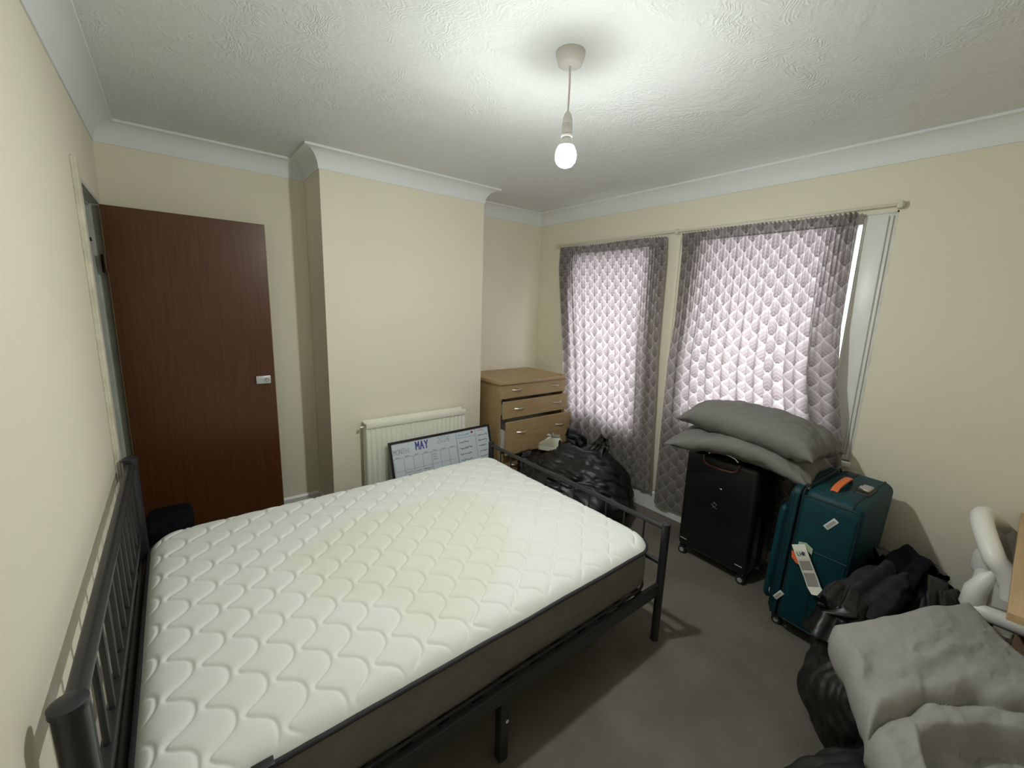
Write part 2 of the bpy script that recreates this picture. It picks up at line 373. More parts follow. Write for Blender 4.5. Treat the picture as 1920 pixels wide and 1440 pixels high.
# things on the sill of the left window that show as dark notches through the cloth
tb = MB().box((W-.005, -.90, AZ0), (W+.03, -.72, AZ0+.085), .004).build('box', 'cloth_grey'); tag(tb, 'small dark box on the sill behind the left curtain', 'box')
# painted cable trunking between the curtains
tr_ = MB().box((W-.014, -1.475, .17), (W, -1.45, 2.06), .003).box((W-.015, -1.477, .444), (W, -1.448, .450)).build('cable_trunking', 'wall', angle=30, origin=(W, -1.46, .17)); tag(tr_, 'cream cable trunking running down the wall between the curtains', 'trunking')

# ------------------------------------------------------------------ curtains and rail
rail = thing('curtain_rail', 'thin cream curtain rail above both windows', 'curtain rail', (W-.03, -1.45, 2.08))
MB().box((W-.040, -2.64, 2.090), (W-.032, -.245, 2.104), .002).build('rail', 'rail', rail, angle=30)
for y in (-.26, -1.45, -2.625): MB().box((W-.045, y-.011, 2.078), (W, y+.011, 2.112), .003).build('bracket', 'rail', rail, angle=30)
def curtain(name, edges, ztop, zbot, n_pleat, seed, label, fold_n, gap=.050):
    # edges: list of (z, yL, yR); y decreases to the right in the room as seen
    root = thing(name, label, 'curtain', (W-.05, (edges[0][1]+edges[0][2])/2, 0))
    zs = sorted(edges, key=lambda e: e[0])
    def ed(z):
        return float(np.interp(z, [e[0] for e in zs], [e[1] for e in zs])), float(np.interp(z, [e[0] for e in zs], [e[2] for e in zs]))
    full = abs(edges[0][1]-edges[0][2])*1.32
    NU = 420
    def xo(s, z, t):
        # t: 0 at heading .. 1 low down
        k = min(1.0, t*2.2)
        pl = math.sin(2*PI*n_pleat*s + 1.7*math.sin(9*s+seed))*.010*(1-k)
        ph = 2*PI*fold_n*s + 1.6*math.sin(5.3*s+seed) + .5*math.sin(3*z+seed)
        fo = math.sin(ph)*(.017+.009*math.sin(4*s+seed)-.003*t)*k
        big = fbm((s*3.1, z*.7, seed))*.018*k
        return W-gap - pl - fo - big - .012*k
    def sheet(za, zb, nv, extra=0):
        P = []; UV = []
        for i in range(NU+1):
            s = i/NU; row = []; ur = []
            for j in range(nv+1):
                z = za+(zb-za)*j/nv; yl, yr = ed(z); t = (ztop-z)/(ztop-zbot)
                ph = 2*PI*fold_n*s + 1.6*math.sin(5.3*s+seed) + .5*math.sin(3*z+seed)
                y = yl+(yr-yl)*s + .0075*math.sin(2*ph+.6)*min(1, t*2.2)*min(1, 12*s, 12*(1-s))
                zz = z
                if zb == zbot or za == zbot: zz = z + .018*math.sin(11*s+seed)*t*t + .01*fbm((s*5, 0, seed))*t
                if za == ztop or zb == ztop:
                    if z > ztop-.0001: zz += .005*math.sin(2*PI*n_pleat*s)
                row.append((xo(s, z, t)-extra, y, zz)); ur.append((s*full+seed, z))
            P.append(row); UV.append(ur)
        return P, UV
    def make(nm, za, zb, nv, m, extra=0):
        P, UV = sheet(za, zb, nv, extra); mb = MB(); mb.grid(P)
        me = bpy.data.meshes.new(nm); me.from_pydata(mb.v, [], mb.f); me.shade_smooth()
        ul = me.uv_layers.new(name='UVMap'); flat = [uv for r in UV for uv in r]
        li = np.empty(len(me.loops), dtype=np.int32); me.loops.foreach_get('vertex_index', li)
        arr = np.array(flat, dtype=np.float32)[li].ravel(); ul.data.foreach_set('uv', arr)
        me.materials.append(M[m]); o = bpy.data.objects.new(nm, me); COL.objects.link(o); put(o, root); return o
    make('drape', ztop-.055, zbot, 150, 'curtain')
    make('heading_tape', ztop, ztop-.062, 8, 'curtain_band', .002)
    return root
curtain('curtain', [(2.07, -.335, -1.385), (1.90, -.33, -1.40), (1.2, -.44, -1.42), (.6, -.52, -1.450), (.2, -.55, -1.475)], 2.070, .175, 46, 1.3, 'patterned curtain over the left window beside the chest of drawers', 9)
curtain('curtain', [(2.07, -1.50, -2.475), (1.95, -1.51, -2.475), (1.5, -1.515, -2.485), (1.2, -1.50, -2.515), (.9, -1.500, -2.58), (.12, -1.505, -2.65)], 2.078, .105, 44, 4.1, 'wider patterned curtain over the right window behind the suitcases', 9)

# ------------------------------------------------------------------ pendant lamp
LX, LY = 1.378, -2.005
lamp = thing('pendant_light', 'bare lit bulb hanging on a white cord from the ceiling rose', 'lamp', (LX, LY, H))
MB().lathe([(.0, -.042), (.030, -.042), (.041, -.037), (.049, -.012), (.050, 0)], (LX, LY, H), 40).build('ceiling_rose', 'rose', lamp, angle=50)
MB().tube([(LX, LY, H-.035), (LX+.003, LY, 2.30), (LX+.002, LY, 2.21)], .0035, 10).build('cord', 'rose', lamp)
MB().lathe([(.004, .062), (.012, .052), (.017, .035), (.018, .022), (.0175, .021), (.0185, .019), (.0185, -.012), (.020, -.014), (.020, -.020), (.017, -.022)], (LX+.002, LY, 2.158), 28).build('lamp_holder', 'rose', lamp, angle=35)
bp = [(.0, -.040), (.012, -.0385), (.024, -.033), (.033, -.022), (.0365, -.010), (.037, -.004)]
bl = MB().lathe(bp, (LX+.002, LY, 2.078), 24).build('light_bulb', 'bulb', lamp, angle=80)
MB().lathe([(.0371, -.0038), (.0370, .004), (.0350, .013), (.0315, .022), (.027, .030)], (LX+.002, LY, 2.078), 24).build('bulb_shoulder', 'bulb_upper', bl, angle=80)
MB().lathe([(.0272, .0298), (.0225, .038), (.018, .048), (.0155, .060)], (LX+.002, LY, 2.078), 24).build('bulb_neck', 'plastic_white', bl, angle=80)

# ------------------------------------------------------------------ bed frame
FX, FY1, FY2 = 1.915, -.872, -2.238
HX, HZ, HLZ = .048, .836, .56
bed = thing('bed_frame', 'black metal double bed frame under the white mattress', 'bed', (1.0, -1.55, 0))
hb = MB()
MB().tube([(HX, FY1, HZ), (HX, FY2, HZ)], .017, 14).tube([(HX, FY1, .40), (HX, FY2, .40)], .012, 10).box((HX-.012, FY2, HLZ-.015), (HX+.012, FY1, HLZ+.015), .003).build('headboard_rail', 'metal_black', bed)
for y in (FY1, FY2):
    MB().tube([(HX, y, 0), (HX, y, HZ+.028)], .0235, 20).lathe([(.0, .008), (.018, .007), (.0265, .002), (.0265, -.010), (.024, -.012)], (HX, y, HZ+.030), 24).build('headboard_post', 'metal_black', bed)
ns = 13
for k in range(1, ns):
    y = FY1+(FY2-FY1)*k/ns
    MB().tube([(HX, y, HZ-.01), (HX, y, HLZ)], .0075, 8).build('headboard_spindle', 'metal_black', bed)
for y in (FY1, FY2):
    MB().tube([(FX, y, 0), (FX, y, .600)], .0185, 18).lathe([(.0, .006), (.014, .005), (.020, .001), (.020, -.008), (.0185, -.009)], (FX, y, .600), 20).build('footboard_post', 'metal_black', bed)
MB().tube([(FX, FY1, .578), (FX, FY2, .578)], .0125, 12).build('footboard_rail', 'metal_black', bed)
MB().tube([(FX, FY1, .40), (FX, FY2, .40)], .0115, 12).build('footboard_rail', 'metal_black', bed)
for k in range(1, 12):
    y = FY1+(FY2-FY1)*k/12
    MB().tube([(FX, y, .57), (FX, y, .405)], .0048, 8).build('footboard_spindle', 'metal_black', bed)
for y in (FY1-.005, FY2+.005):
    MB().box((HX, y-.012, .245), (FX, y+.012, .300), .003).build('side_rail', 'metal_black', bed, angle=30)
for y in (FY2+.012, -1.55, FY1-.012):
    lg = MB().box((.985, y-.017, 0), (1.02, y+.017, .25), .003).build('middle_leg', 'metal_black', bed, angle=30)
    if y < -2: MB().lathe([(.0, -.003), (.006, -.002), (.007, 0)], (1.012, y-.0165, .16), 14, 'y').build('bolt', 'label_white', lg)
for k in range(14):
    x = .16+k*.125
    MB().box((x-.016, FY2+.02, .276), (x+.016, FY1-.02, .296)).build('slat', 'metal_black', bed, smooth=False)
MB().box((.29, FY2-.005, .28), (.335, FY2-.001, .520), .0015).box((.29, FY2-.004, .505), (.335, FY2+.02, .520), .0015).build('mattress_retainer', 'metal_black', bed, angle=30)

# ------------------------------------------------------------------ mattress
def mattress():
    x0, x1, y0, y1 = .082, 1.888, -2.215, -.893; cr_ = .115
    root = thing('mattress', 'white quilted mattress with yellowed patches, grey sides and black piping', 'mattress', (1.0, -1.55, .30))
    cx_, cy_ = (x0+x1)/2, (y0+y1)/2; a, b = (x1-x0)/2, (y1-y0)/2
    NX, NY = 600, 440
    ys = np.sin(np.linspace(-PI/2, PI/2, NY))*b*.35 + np.linspace(-b, b, NY)*.65
    us = np.sin(np.linspace(-PI/2, PI/2, NX))*.25 + np.linspace(-1, 1, NX)*.75
    d = np.clip(np.abs(ys)-(b-cr_), 0, cr_)
    half = a-cr_+np.sqrt(np.maximum(cr_**2-d**2, 0)) - .010*np.cos(ys/b*PI/2)**2*0
    X = us[:, None]*half[None, :]; Y = np.repeat(ys[None, :], NX, 0)
    # distance from the rounded outline
    qx = np.abs(X)-(a-cr_); qy = np.abs(Y)-(b-cr_)
    outd = np.sqrt(np.maximum(qx, 0)**2+np.maximum(qy, 0)**2)+np.minimum(np.maximum(qx, qy), 0)-cr_
    e = np.maximum(-outd, 0)
    Z = .492 + .040*(1-np.exp(-e/.022)) + .010*(1-np.exp(-e/.22))
    lam, spc, A_ = .153, .0775, .0285
    X0 = X+cx_; best = np.full(X.shape, 9.0)
    for kk in range(-1, 27):
        th = 2*PI*(Y/lam+.56*kk); ww = A_*np.sin(th+.5*np.cos(th))
        sl = np.abs(A_*2*PI/lam*np.cos(th+.5*np.cos(th))*(1-.5*np.sin(th)))
        best = np.minimum(best, np.abs(X0-(kk*spc+.015)-ww)/np.sqrt(1+sl**2))
    dist = best
    edge = 1-np.exp(-(e/.03)**2)
    Z -= .0058*np.exp(-(dist/.0052)**2)*edge
    Z += .0026*(1-np.exp(-(dist/.018)**2))*edge
    Z += .003*np.sin(X*5+1)*np.sin(Y*6)
    P = np.stack([X+cx_, Y+cy_, Z], -1)
    me = bpy.data.meshes.new('quilted_top'); vs = P.reshape(-1, 3)
    I = np.arange(NX*NY).reshape(NX, NY); q = np.stack([I[:-1, :-1], I[1:, :-1], I[1:, 1:], I[:-1, 1:]], -1).reshape(-1, 4)
    me.vertices.add(len(vs)); me.vertices.foreach_set('co', vs.ravel()); me.loops.add(q.size); me.loops.foreach_set('vertex_index', q.ravel())
    me.polygons.add(len(q)); me.polygons.foreach_set('loop_start', np.arange(0, q.size, 4)); me.polygons.foreach_set('loop_total', np.full(len(q), 4)); me.update(); me.validate(); me.shade_smooth()
    me.materials.append(M['mattress']); o = bpy.data.objects.new('quilted_top', me); COL.objects.link(o); put(o, root)
    # perimeter
    per = []
    for (sx, sy_, a0) in ((1, 1, 0), (-1, 1, PI/2), (-1, -1, PI), (1, -1, 3*PI/2)):
        c_ = (cx_+sx*(a-cr_), cy_+sy_*(b-cr_))
        for k in range(13): an = a0+PI/2*k/12; per.append((c_[0]+cr_*math.cos(an), c_[1]+cr_*math.sin(an), math.cos(an), math.sin(an)))
    full = []
    for i in range(len(per)):
        p, q_ = per[i], per[(i+1) % len(per)]; L = math.hypot(q_[0]-p[0], q_[1]-p[1]); n_ = max(1, int(L/.03))
        for k in range(n_): t = k/n_; full.append(tuple(p[j]+(q_[j]-p[j])*t for j in range(4)))
    rows = []; N = len(full)
    for i, (x, y, nx, ny) in enumerate(full):
        row = []
        for j in range(13):
            t = j/12; z = .488-(.488-.300)*t; bul = .008*math.sin(PI*t)-.006+.0035*fbm((x*4, y*4, t*2)) - (.012*(t-.85)/.15 if t > .85 else 0)
            row.append((x+nx*bul, y+ny*bul, z+.003*math.sin(i*.21)))
        rows.append(row)
    mb = MB(); mb.grid(rows, True); mb.add([r[-1] for r in rows], [tuple(range(N))])
    mb.build('side_border', 'mattress_side', root, angle=60)
    pt_ = [(x+nx*.001, y+ny*.001, .4895+.0025*fbm((x*5, y*5, 3))) for (x, y, nx, ny) in full]
    def ring(pts, r):
        rw = []
        for i, p in enumerate(pts):
            nx, ny = full[i][2], full[i][3]
            rw.append([(p[0]+nx*r*math.cos(t), p[1]+ny*r*math.cos(t), p[2]+r*math.sin(t)) for t in [2*PI*k/10 for k in range(11)]])
        return MB().grid(rw, True)
    ring(pt_, .0078).build('piping', 'piping', root, angle=80)
    ring([(p[0]-.002*full[i][2], p[1]-.002*full[i][3], .306) for i, p in enumerate(pt_)], .006).build('piping', 'piping', root, angle=80)
mattress()

# ------------------------------------------------------------------ radiator
RX0, RX1, RY = 1.185, 1.955, -.465
rad = thing('radiator', 'cream ribbed panel radiator on the chimney breast behind the whiteboard', 'radiator', ((RX0+RX1)/2, -BD, .16))
P = []; nr = 22
for j, z in enumerate([.17, .175, .70, .708]):
    row = []
    for i in range(nr*8+1):
        x = RX0+(RX1-RX0)*i/(nr*8); c_ = math.cos(2*PI*i/8); d = .0065*max(-1, min(1, c_*2.2)) if j in (1, 2) else -.006
        row.append((x, RY+.006-d*.8, z))
    P.append(row)
mb = MB(); mb.grid(P); mb.box((RX0, RY+.012, .17), (RX1, RY+.022, .708)); mb.build('front_panel', 'rad', rad, angle=30)
MB().box((RX0+.01, -BD-.035, .18), (RX1-.01, -BD-.022, .70), .003).build('back_panel', 'rad', rad, angle=30)
MB().box((RX0-.004, RY-.004, .705), (RX1+.004, RY+.012, .745), .005).box((RX0-.004, -BD-.032, .715), (RX1+.004, -BD-.022, .752), .003).box((RX0-.004, RY+.01, .722), (RX1+.004, -BD-.025, .728)).build('top_grille', 'rad', rad, angle=30)
for x in (RX0-.004, RX1): MB().box((x, RY+.002, .18), (x+.004, -BD-.022, .742), .0015).build('side_panel', 'rad', rad, angle=30)
MB().lathe([(.010, 0), (.010, .018), (.006, .020), (.006, .028), (.0, .028)], (RX0-.032, (RY-BD)/2, .71), 16, 'x').build('bleed_valve', 'nickel', rad)
MB().tube([(RX0-.03, -.42, .0), (RX0-.03, -.42, .20), (RX0, -.42, .20)], .0075, 10).build('pipe', 'rad', rad)

# ------------------------------------------------------------------ writing strokes
GL = {'M': [[(0, 0), (0, 1), (.5, .4), (1, 1), (1, 0)]], 'O': [[(.5, 1), (.1, .8), (0, .4), (.2, 0), (.7, 0), (1, .45), (.85, .9), (.5, 1)]],
      'N': [[(0, 0), (0, 1), (1, 0), (1, 1)]], 'T': [[(0, 1), (1, 1)], [(.5, 1), (.5, 0)]], 'H': [[(0, 0), (0, 1)], [(1, 0), (1, 1)], [(0, .5), (1, .5)]],
      'A': [[(0, 0), (.5, 1), (1, 0)], [(.2, .4), (.8, .4)]], 'Y': [[(0, 1), (.5, .5), (1, 1)], [(.5, .5), (.45, 0)]], 'L': [[(0, 1), (0, 0), (.8, 0)]],
      'R': [[(0, 0), (0, 1), (.8, .9), (.8, .55), (0, .5), (.9, 0)]], '2': [[(0, .8), (.4, 1), (.9, .8), (.8, .5), (0, 0), (1, 0)]],
      '0': [[(.5, 1), (.05, .6), (.1, .15), (.5, 0), (.95, .4), (.85, .85), (.5, 1)]], '6': [[(.9, 1), (.3, .7), (0, .3), (.3, 0), (.8, .05), (.9, .35), (.5, .5), (.1, .3)]], ':': [[(.4, .8), (.5, .75)], [(.4, .25), (.5, .2)]]}
def strokes(mb, lines, w, fr):
    # fr(u, v, h) -> room position; flat ribbons with a small thickness
    for ln in lines:
        for (a, b) in zip(ln[:-1], ln[1:]):
            dx, dy = b[0]-a[0], b[1]-a[1]; L = math.hypot(dx, dy) or 1e-6; nx, ny = -dy/L*w/2, dx/L*w/2; ex, ey = dx/L*w*.3, dy/L*w*.3
            q = [(a[0]-ex+nx, a[1]-ey+ny), (a[0]-ex-nx, a[1]-ey-ny), (b[0]+ex-nx, b[1]+ey-ny), (b[0]+ex+nx, b[1]+ey+ny)]
            mb.add([fr(u, v, .0006) for u, v in q] + [fr(u, v, 0) for u, v in q], [(0, 1, 2, 3), (0, 4, 5, 1), (1, 5, 6, 2), (2, 6, 7, 3), (3, 7, 4, 0)])
def text_lines(s, u, v, cw, ch, gap=.3):
    out = []
    for c_ in s:
        if c_ in GL: out += [[(u+x*cw, v+y*ch) for x, y in st_] for st_ in GL[c_]]
        u += cw*(1+gap)
    return out
def squiggle(u0, u1, v, h, rnd):
    n_ = max(4, int((u1-u0)/.0045)); return [[(u0+(u1-u0)*i/n_, v+h*rnd.uniform(-.5, .5)) for i in range(n_+1)]]

# whiteboard leaning on the radiator
wb = thing('whiteboard', 'white planner board with black frame leaning on the radiator', 'whiteboard', (1.72, -.60, 0))
TL, TR_ = Vector((1.312, -.505, .598)), Vector((2.150, -.503, .606)); BL = Vector((1.330, -.672, .004)); 
eu = (TR_-TL).normalized(); ev = (BL-TL); ev = (ev-eu*ev.dot(eu)).normalized(); en = eu.cross(-ev).normalized()
if en.y > 0: en = -en
WBW, WBH = (TR_-TL).length, .600
def wf(u, v, h=0): return TL+eu*u+ev*v+en*h
def slab(mb, u0, u1, v0, v1, h0, h1):
    q = [wf(u, v, h) for h in (h0, h1) for (u, v) in ((u0, v0), (u1, v0), (u1, v1), (u0, v1))]
    mb.add(q, [(0, 1, 2, 3), (7, 6, 5, 4), (0, 4, 5, 1), (1, 5, 6, 2), (2, 6, 7, 3), (3, 7, 4, 0)]); return mb
slab(MB(), .014, WBW-.014, .014, WBH-.014, -.006, .002).build('board_panel', 'board', wb, smooth=False)
mb = MB()
for q in ((0, WBW, 0, .016), (0, WBW, WBH-.016, WBH), (0, .016, .016, WBH-.016), (WBW-.016, WBW, .016, WBH-.016)): slab(mb, *q, -.009, .008)
mb.build('frame', 'frame_black', wb, smooth=False)
def wfr(u, v, h): return wf(.016+u, .016-v, .002+h)   # v counted upward from the top inner edge (negative is down)
rnd = random.Random(3)
g = MB(); U7 = .500; ch_ = .0715
strokes(g, [[(.008+k*ch_, -.105), (.008+k*ch_, -.55)] for k in range(8)] + [[(.004, -.105-r*.088), (.508, -.105-r*.088)] for r in range(6)], .0022, wfr)
strokes(g, [[(.512, 0), (.512, -.56)], [(.685, 0), (.685, -.56)], [(.512, -.05), (.68, -.05)]], .0028, wfr)
strokes(g, text_lines('MONTH:', .010, -.078, .017, .036, .35), .0032, wfr)
strokes(g, text_lines('2026', .350, -.052, .022, .040, .25), .0030, wfr)
g.build('planner_grid', 'ink_grey', wb, smooth=False)
g = MB(); strokes(g, text_lines('MAY', .180, -.068, .024, .055, .45), .0085, wfr); g.build('month_name', 'ink_blue', wb, smooth=False)
def note(m, *a, lab=None, w=.003):
    g_ = MB(); strokes(g_, squiggle(*a, rnd), w, wfr); g_.build('handwriting', m, wb, smooth=False, label=lab)
for k in range(7): note('ink_black', .020+k*ch_, .050+k*ch_, -.098, .006)
for k, r in ((1, 1), (2, 1), (4, 0), (3, 1), (5, 3), (1, 3), (2, 4)):
    for i in range(3): note('ink_black', .016+k*ch_, .016+k*ch_+rnd.uniform(.03, .052), -.125-r*.088-i*.018, .009, w=.0022)
for i in range(6): note('ink_black', .53, .53+rnd.uniform(.06, .12), -.085-i*.045, .014, w=.0032)
for i in range(6): note('ink_black', .705, .705+rnd.uniform(.06, .095), -.055-i*.042, .012, w=.0032)
for i in range(4): note('ink_red', .225, .285, -.215-i*.016, .008, w=.0026, lab='red handwriting')
note('ink_red', .705, .76, -.018, .010, lab='red handwriting')
g = MB(); strokes(g, squiggle(.525, .63, -.026, .016, rnd), .004, wfr); g.build('handwriting', 'ink_sky', wb, smooth=False, label='light blue handwriting')
mg = MB(); c0 = wf(.670, .036, .002); n_ = 18; vs = [c0+eu*.0085*math.cos(2*PI*k/n_)+ev*.0085*math.sin(2*PI*k/n_) for k in range(n_)]; vs += [v_+en*.005 for v_ in vs]
mg.add(vs, [tuple(range(n_, 2*n_))]+[(k, (k+1) % n_, n_+(k+1) % n_, n_+k) for k in range(n_)]).build('magnet', 'red_dot', wb, label='round red magnet')

# ------------------------------------------------------------------ chest of drawers
CX0, CX1, CYF, CYB, CZ = 2.232, 2.962, -.548, -.02, .950
ch = thing('chest_of_drawers', 'beech chest of four drawers with bow handles in the corner', 'chest of drawers', ((CX0+CX1)/2, (CYF+CYB)/2, 0))
mb = MB().box((CX0, CYF+.012, 0), (CX0+.018, CYB, .925), .001, 1).box((CX1-.018, CYF+.012, 0), (CX1, CYB, .925), .001, 1).box((CX0+.018, CYB-.008, .02), (CX1-.018, CYB, .925)).box((CX0+.018, CYF+.03, .0), (CX1-.018, CYF+.045, .06))
for z in (.06, .345, .635, .795): mb.box((CX0+.018, CYF+.03, z), (CX1-.018, CYB-.01, z+.012))
mb.build('body', 'beech_side', ch, angle=30)
# top with rounded front corners
tp = []; rr = .045
tx0, tx1, tyf, tyb = CX0-.018, CX1+.012, CYF-.020, CYB+.004
out = [(tx0, tyb), (tx0, tyf+rr)] + [(tx0+rr-rr*math.cos(a_), tyf+rr-rr*math.sin(a_)) for a_ in [PI/2*k/8 for k in range(1, 9)]] + [(tx1-rr+rr*math.sin(a_), tyf+rr-rr*math.cos(a_)) for a_ in [PI/2*k/8 for k in range(0, 9)]] + [(tx1, tyb)]
n_ = len(out); mb = MB(); lev = [(0, .925), (0.0, .946), (.004, .950)]
cxm, cym = (tx0+tx1)/2, (tyf+tyb)/2
rings = [[(x+(cxm-x)*i_*2, y+(cym-y)*i_*2, z) for x, y in out] for i_, z in lev]
mb.add([p for r_ in rings for p in r_], [(a_*n_+k, a_*n_+(k+1) % n_, (a_+1)*n_+(k+1) % n_, (a_+1)*n_+k) for a_ in (0, 1) for k in range(n_)] + [tuple(range(n_))[::-1], tuple(2*n_+k for k in range(n_))])
mb.build('top', 'beech', ch, angle=30)
def bow(mb, x, y, z, L=.100):
    pts = [(x-L/2+L*k/12, y-.003-.024*math.sin(PI*k/12), z) for k in range(13)]
    mb.tube(pts, [.0035+.0015*math.sin(PI*k/12) for k in range(13)], 8)
    mb.tube([(x-L/2+.004, y+.001, z), (x-L/2+.004, y-.006, z)], .006, 8); mb.tube([(x+L/2-.004, y+.001, z), (x+L/2-.004, y-.006, z)], .006, 8); return mb
for (z0, z1, outd, hz) in ((.806, .922, .002, .874), (.648, .790, .040, .726), (.355, .632, .085, .540), (.062, .340, .004, .235)):
    yf = CYF-outd
    d_ = MB().box((CX0+.001, yf, z0), (CX1-.001, yf+.016, z1), .002, 1).build('drawer', 'beech', ch, angle=30)
    if outd > .01 or True:
        hh = (z1-z0)*.62
        MB().box((CX0+.028, yf+.016, z0+.018), (CX0+.040, yf+.42, z0+.018+hh)).box((CX1-.040, yf+.016, z0+.018), (CX1-.028, yf+.42, z0+.018+hh)).box((CX0+.03, yf+.40, z0+.018), (CX1-.03, yf+.412, z0+.018+hh)).box((CX0+.03, yf+.016, z0+.018), (CX1-.03, yf+.41, z0+.026)).build('drawer_box', 'drawer_in', d_, smooth=False, label='white inner drawer box')
    for x in (2.395, 2.828): bow(MB(), x, yf, hz).build('handle', 'nickel', d_)

# ------------------------------------------------------------------ bin bags
def ico(n=6):
    bm = bmesh.new(); bmesh.ops.create_icosphere(bm, subdivisions=n, radius=1); vs = [v.co.copy() for v in bm.verts]; fs = [[v.index for v in f.verts] for f in bm.faces]; bm.free(); return vs, fs
ICO = ico(6)
def bag_mesh(c, rx, ry, h, seed, tie=(0, 0, 1), pleat=.05, pn=15, crease=.035, lump=.14, flat=.72, limit=None):
    tie = Vector(tie).normalized(); a = tie.orthogonal().normalized(); b = tie.cross(a); vs = []
    for d in ICO[0]:
        r = 1+lump*fbm((d.x*1.1+seed, d.y*1.1, d.z*1.1), 3)
        t = d.dot(tie); ang = math.atan2(d.dot(b), d.dot(a)) + .5*fbm((d.x*1.5, d.y*1.5+seed, d.z*1.5), 3)
        near = max(0, t*.5+.5)
        pl = abs(math.sin(ang*pn/2+seed+.8*math.sin(ang*3)))
        r -= pleat*near**1.4*(1-pl**.6)
        a2 = math.atan2(d.dot(b), d.dot(a)) + .35*t + .25*fbm((d.x*1.2+seed, d.y*1.2, d.z*1.2), 2)
        q = fbm((math.cos(a2)*2.9+seed, math.sin(a2)*2.9, t*.9+seed), 4); r -= crease*(1-min(1, abs(q)*2.6))**1.5
        q = fbm((math.cos(a2)*6+seed*3, math.sin(a2)*6, t*1.8), 4); r += crease*.30*(1-min(1, abs(q)*2.2))
        q = fbm((d.x*3+seed, d.y*3, d.z*3), 3); r += crease*.5*q
        p = Vector((d.x*r, d.y*r, d.z*r))
        if p.z < -flat: p.z = -flat + (p.z+flat)*.06
        vs.append(Vector((c[0]+p.x*rx, c[1]+p.y*ry, c[2]+(p.z+flat)/(1+flat)*h)))
    zmin = min(v.z for v in vs)
    for v in vs: v.z += c[2]-zmin
    if limit: vs = [Vector(limit(v)) for v in vs]
    return MB().add(vs, ICO[1])
def crumple(mb, path, r0, r1, seed, n=40):
    # twisted neck of plastic gathered along a path
    pts = [Vector(p) for p in path]; rw = []
    m_ = 22
    for i in range(m_+1):
        t = i/m_; f_ = t*(len(pts)-1); k = min(int(f_), len(pts)-2); p = pts[k].lerp(pts[k+1], f_-k); d = (pts[k+1]-pts[k]).normalized()
        a = d.orthogonal().normalized(); b = d.cross(a); row = []
        for j in range(n+1):
            an = 2*PI*(j % n)/n; r = (r0+(r1-r0)*t)*(1+.30*math.sin(an*5+seed+t*2)+.18*math.sin(an*9+seed*2)+.2*fbm((math.cos(an), math.sin(an), t*4+seed)))
            row.append(p+(a*math.cos(an)+b*math.sin(an)*.6)*r)
        rw.append(row)
    mb.grid(rw); return mb
bg1 = thing('bin_bag', 'full black bin bag at the foot of the bed beneath the left curtain', 'bin bag', (2.60, -1.08, 0))
lim1 = lambda v: (min(v.x, W-.06), v.y, v.z)
bag_mesh((2.56, -1.10, 0), .40, .47, .50, 1.2, tie=(-.35, .62, .6), pleat=.08, pn=15, crease=.06, lump=.18, limit=lambda v: (min(v.x, 2.97), min(v.y, -.66), v.z)).build('sack', 'bag', bg1, angle=180)
crumple(MB(), [(2.72, -.98, .44), (2.70, -1.00, .51), (2.66, -.99, .55), (2.60, -.95, .57)], .075, .05, 2).build('gathered_neck', 'bag', bg1, angle=180)
crumple(MB(), [(2.74, -1.14, .42), (2.76, -1.19, .54), (2.75, -1.20, .56)], .11, .02, 5).build('plastic_flap', 'bag', bg1, angle=180)
crumple(MB(), [(2.40, -.80, .20), (2.36, -.76, .33), (2.30, -.74, .36)], .14, .05, 7).build('plastic_flap', 'bag', bg1, angle=180)

bg2 = thing('bin_bag', 'shiny black bin bag by the window wall with dark clothes spilling out', 'bin bag', (2.72, -3.0, 0))
bag_mesh((2.70, -2.99, 0), .32, .155, .37, 7.7, tie=(-.2, .1, .9), pleat=.10, pn=13, crease=.09, lump=.22, flat=.7, limit=lambda v: (min(v.x, W-.02), v.y, v.z)).build('sack', 'bag', bg2, angle=180)
crumple(MB(), [(2.78, -2.98, .30), (2.74, -2.92, .40), (2.66, -2.87, .45)], .13, .06, 3).build('plastic_flap', 'bag', bg2, angle=180)
crumple(MB(), [(2.86, -3.02, .25), (2.84, -3.04, .38), (2.74, -3.06, .44)], .12, .05, 9).build('plastic_flap', 'bag', bg2, angle=180)
crumple(MB(), [(2.50, -3.10, .33), (2.62, -3.07, .41), (2.74, -3.10, .40)], .10, .05, 11).build('plastic_flap', 'bag', bg2, angle=180)
def cloth_roll(path, r0, seed, flat=.55):
    return crumple(MB(), path, r0, r0*.7, seed)
ct = cloth_roll([(2.22, -2.84, .36), (2.34, -2.90, .44), (2.50, -2.93, .47), (2.62, -2.94, .44)], .085, 4).build('folded_jumper', 'cloth_grey', angle=180, origin=(2.4, -2.9, .4)); tag(ct, 'charcoal garment lying on the black bags beside the teal suitcase', 'clothing')
ct = cloth_roll([(2.50, -2.93, .38), (2.64, -2.96, .44), (2.78, -2.98, .46), (2.90, -3.00, .40)], .085, 6).build('black_jumper', 'cloth_black', angle=180, origin=(2.6, -2.9, .4)); tag(ct, 'black garment spilling from the bag against the window wall', 'clothing')

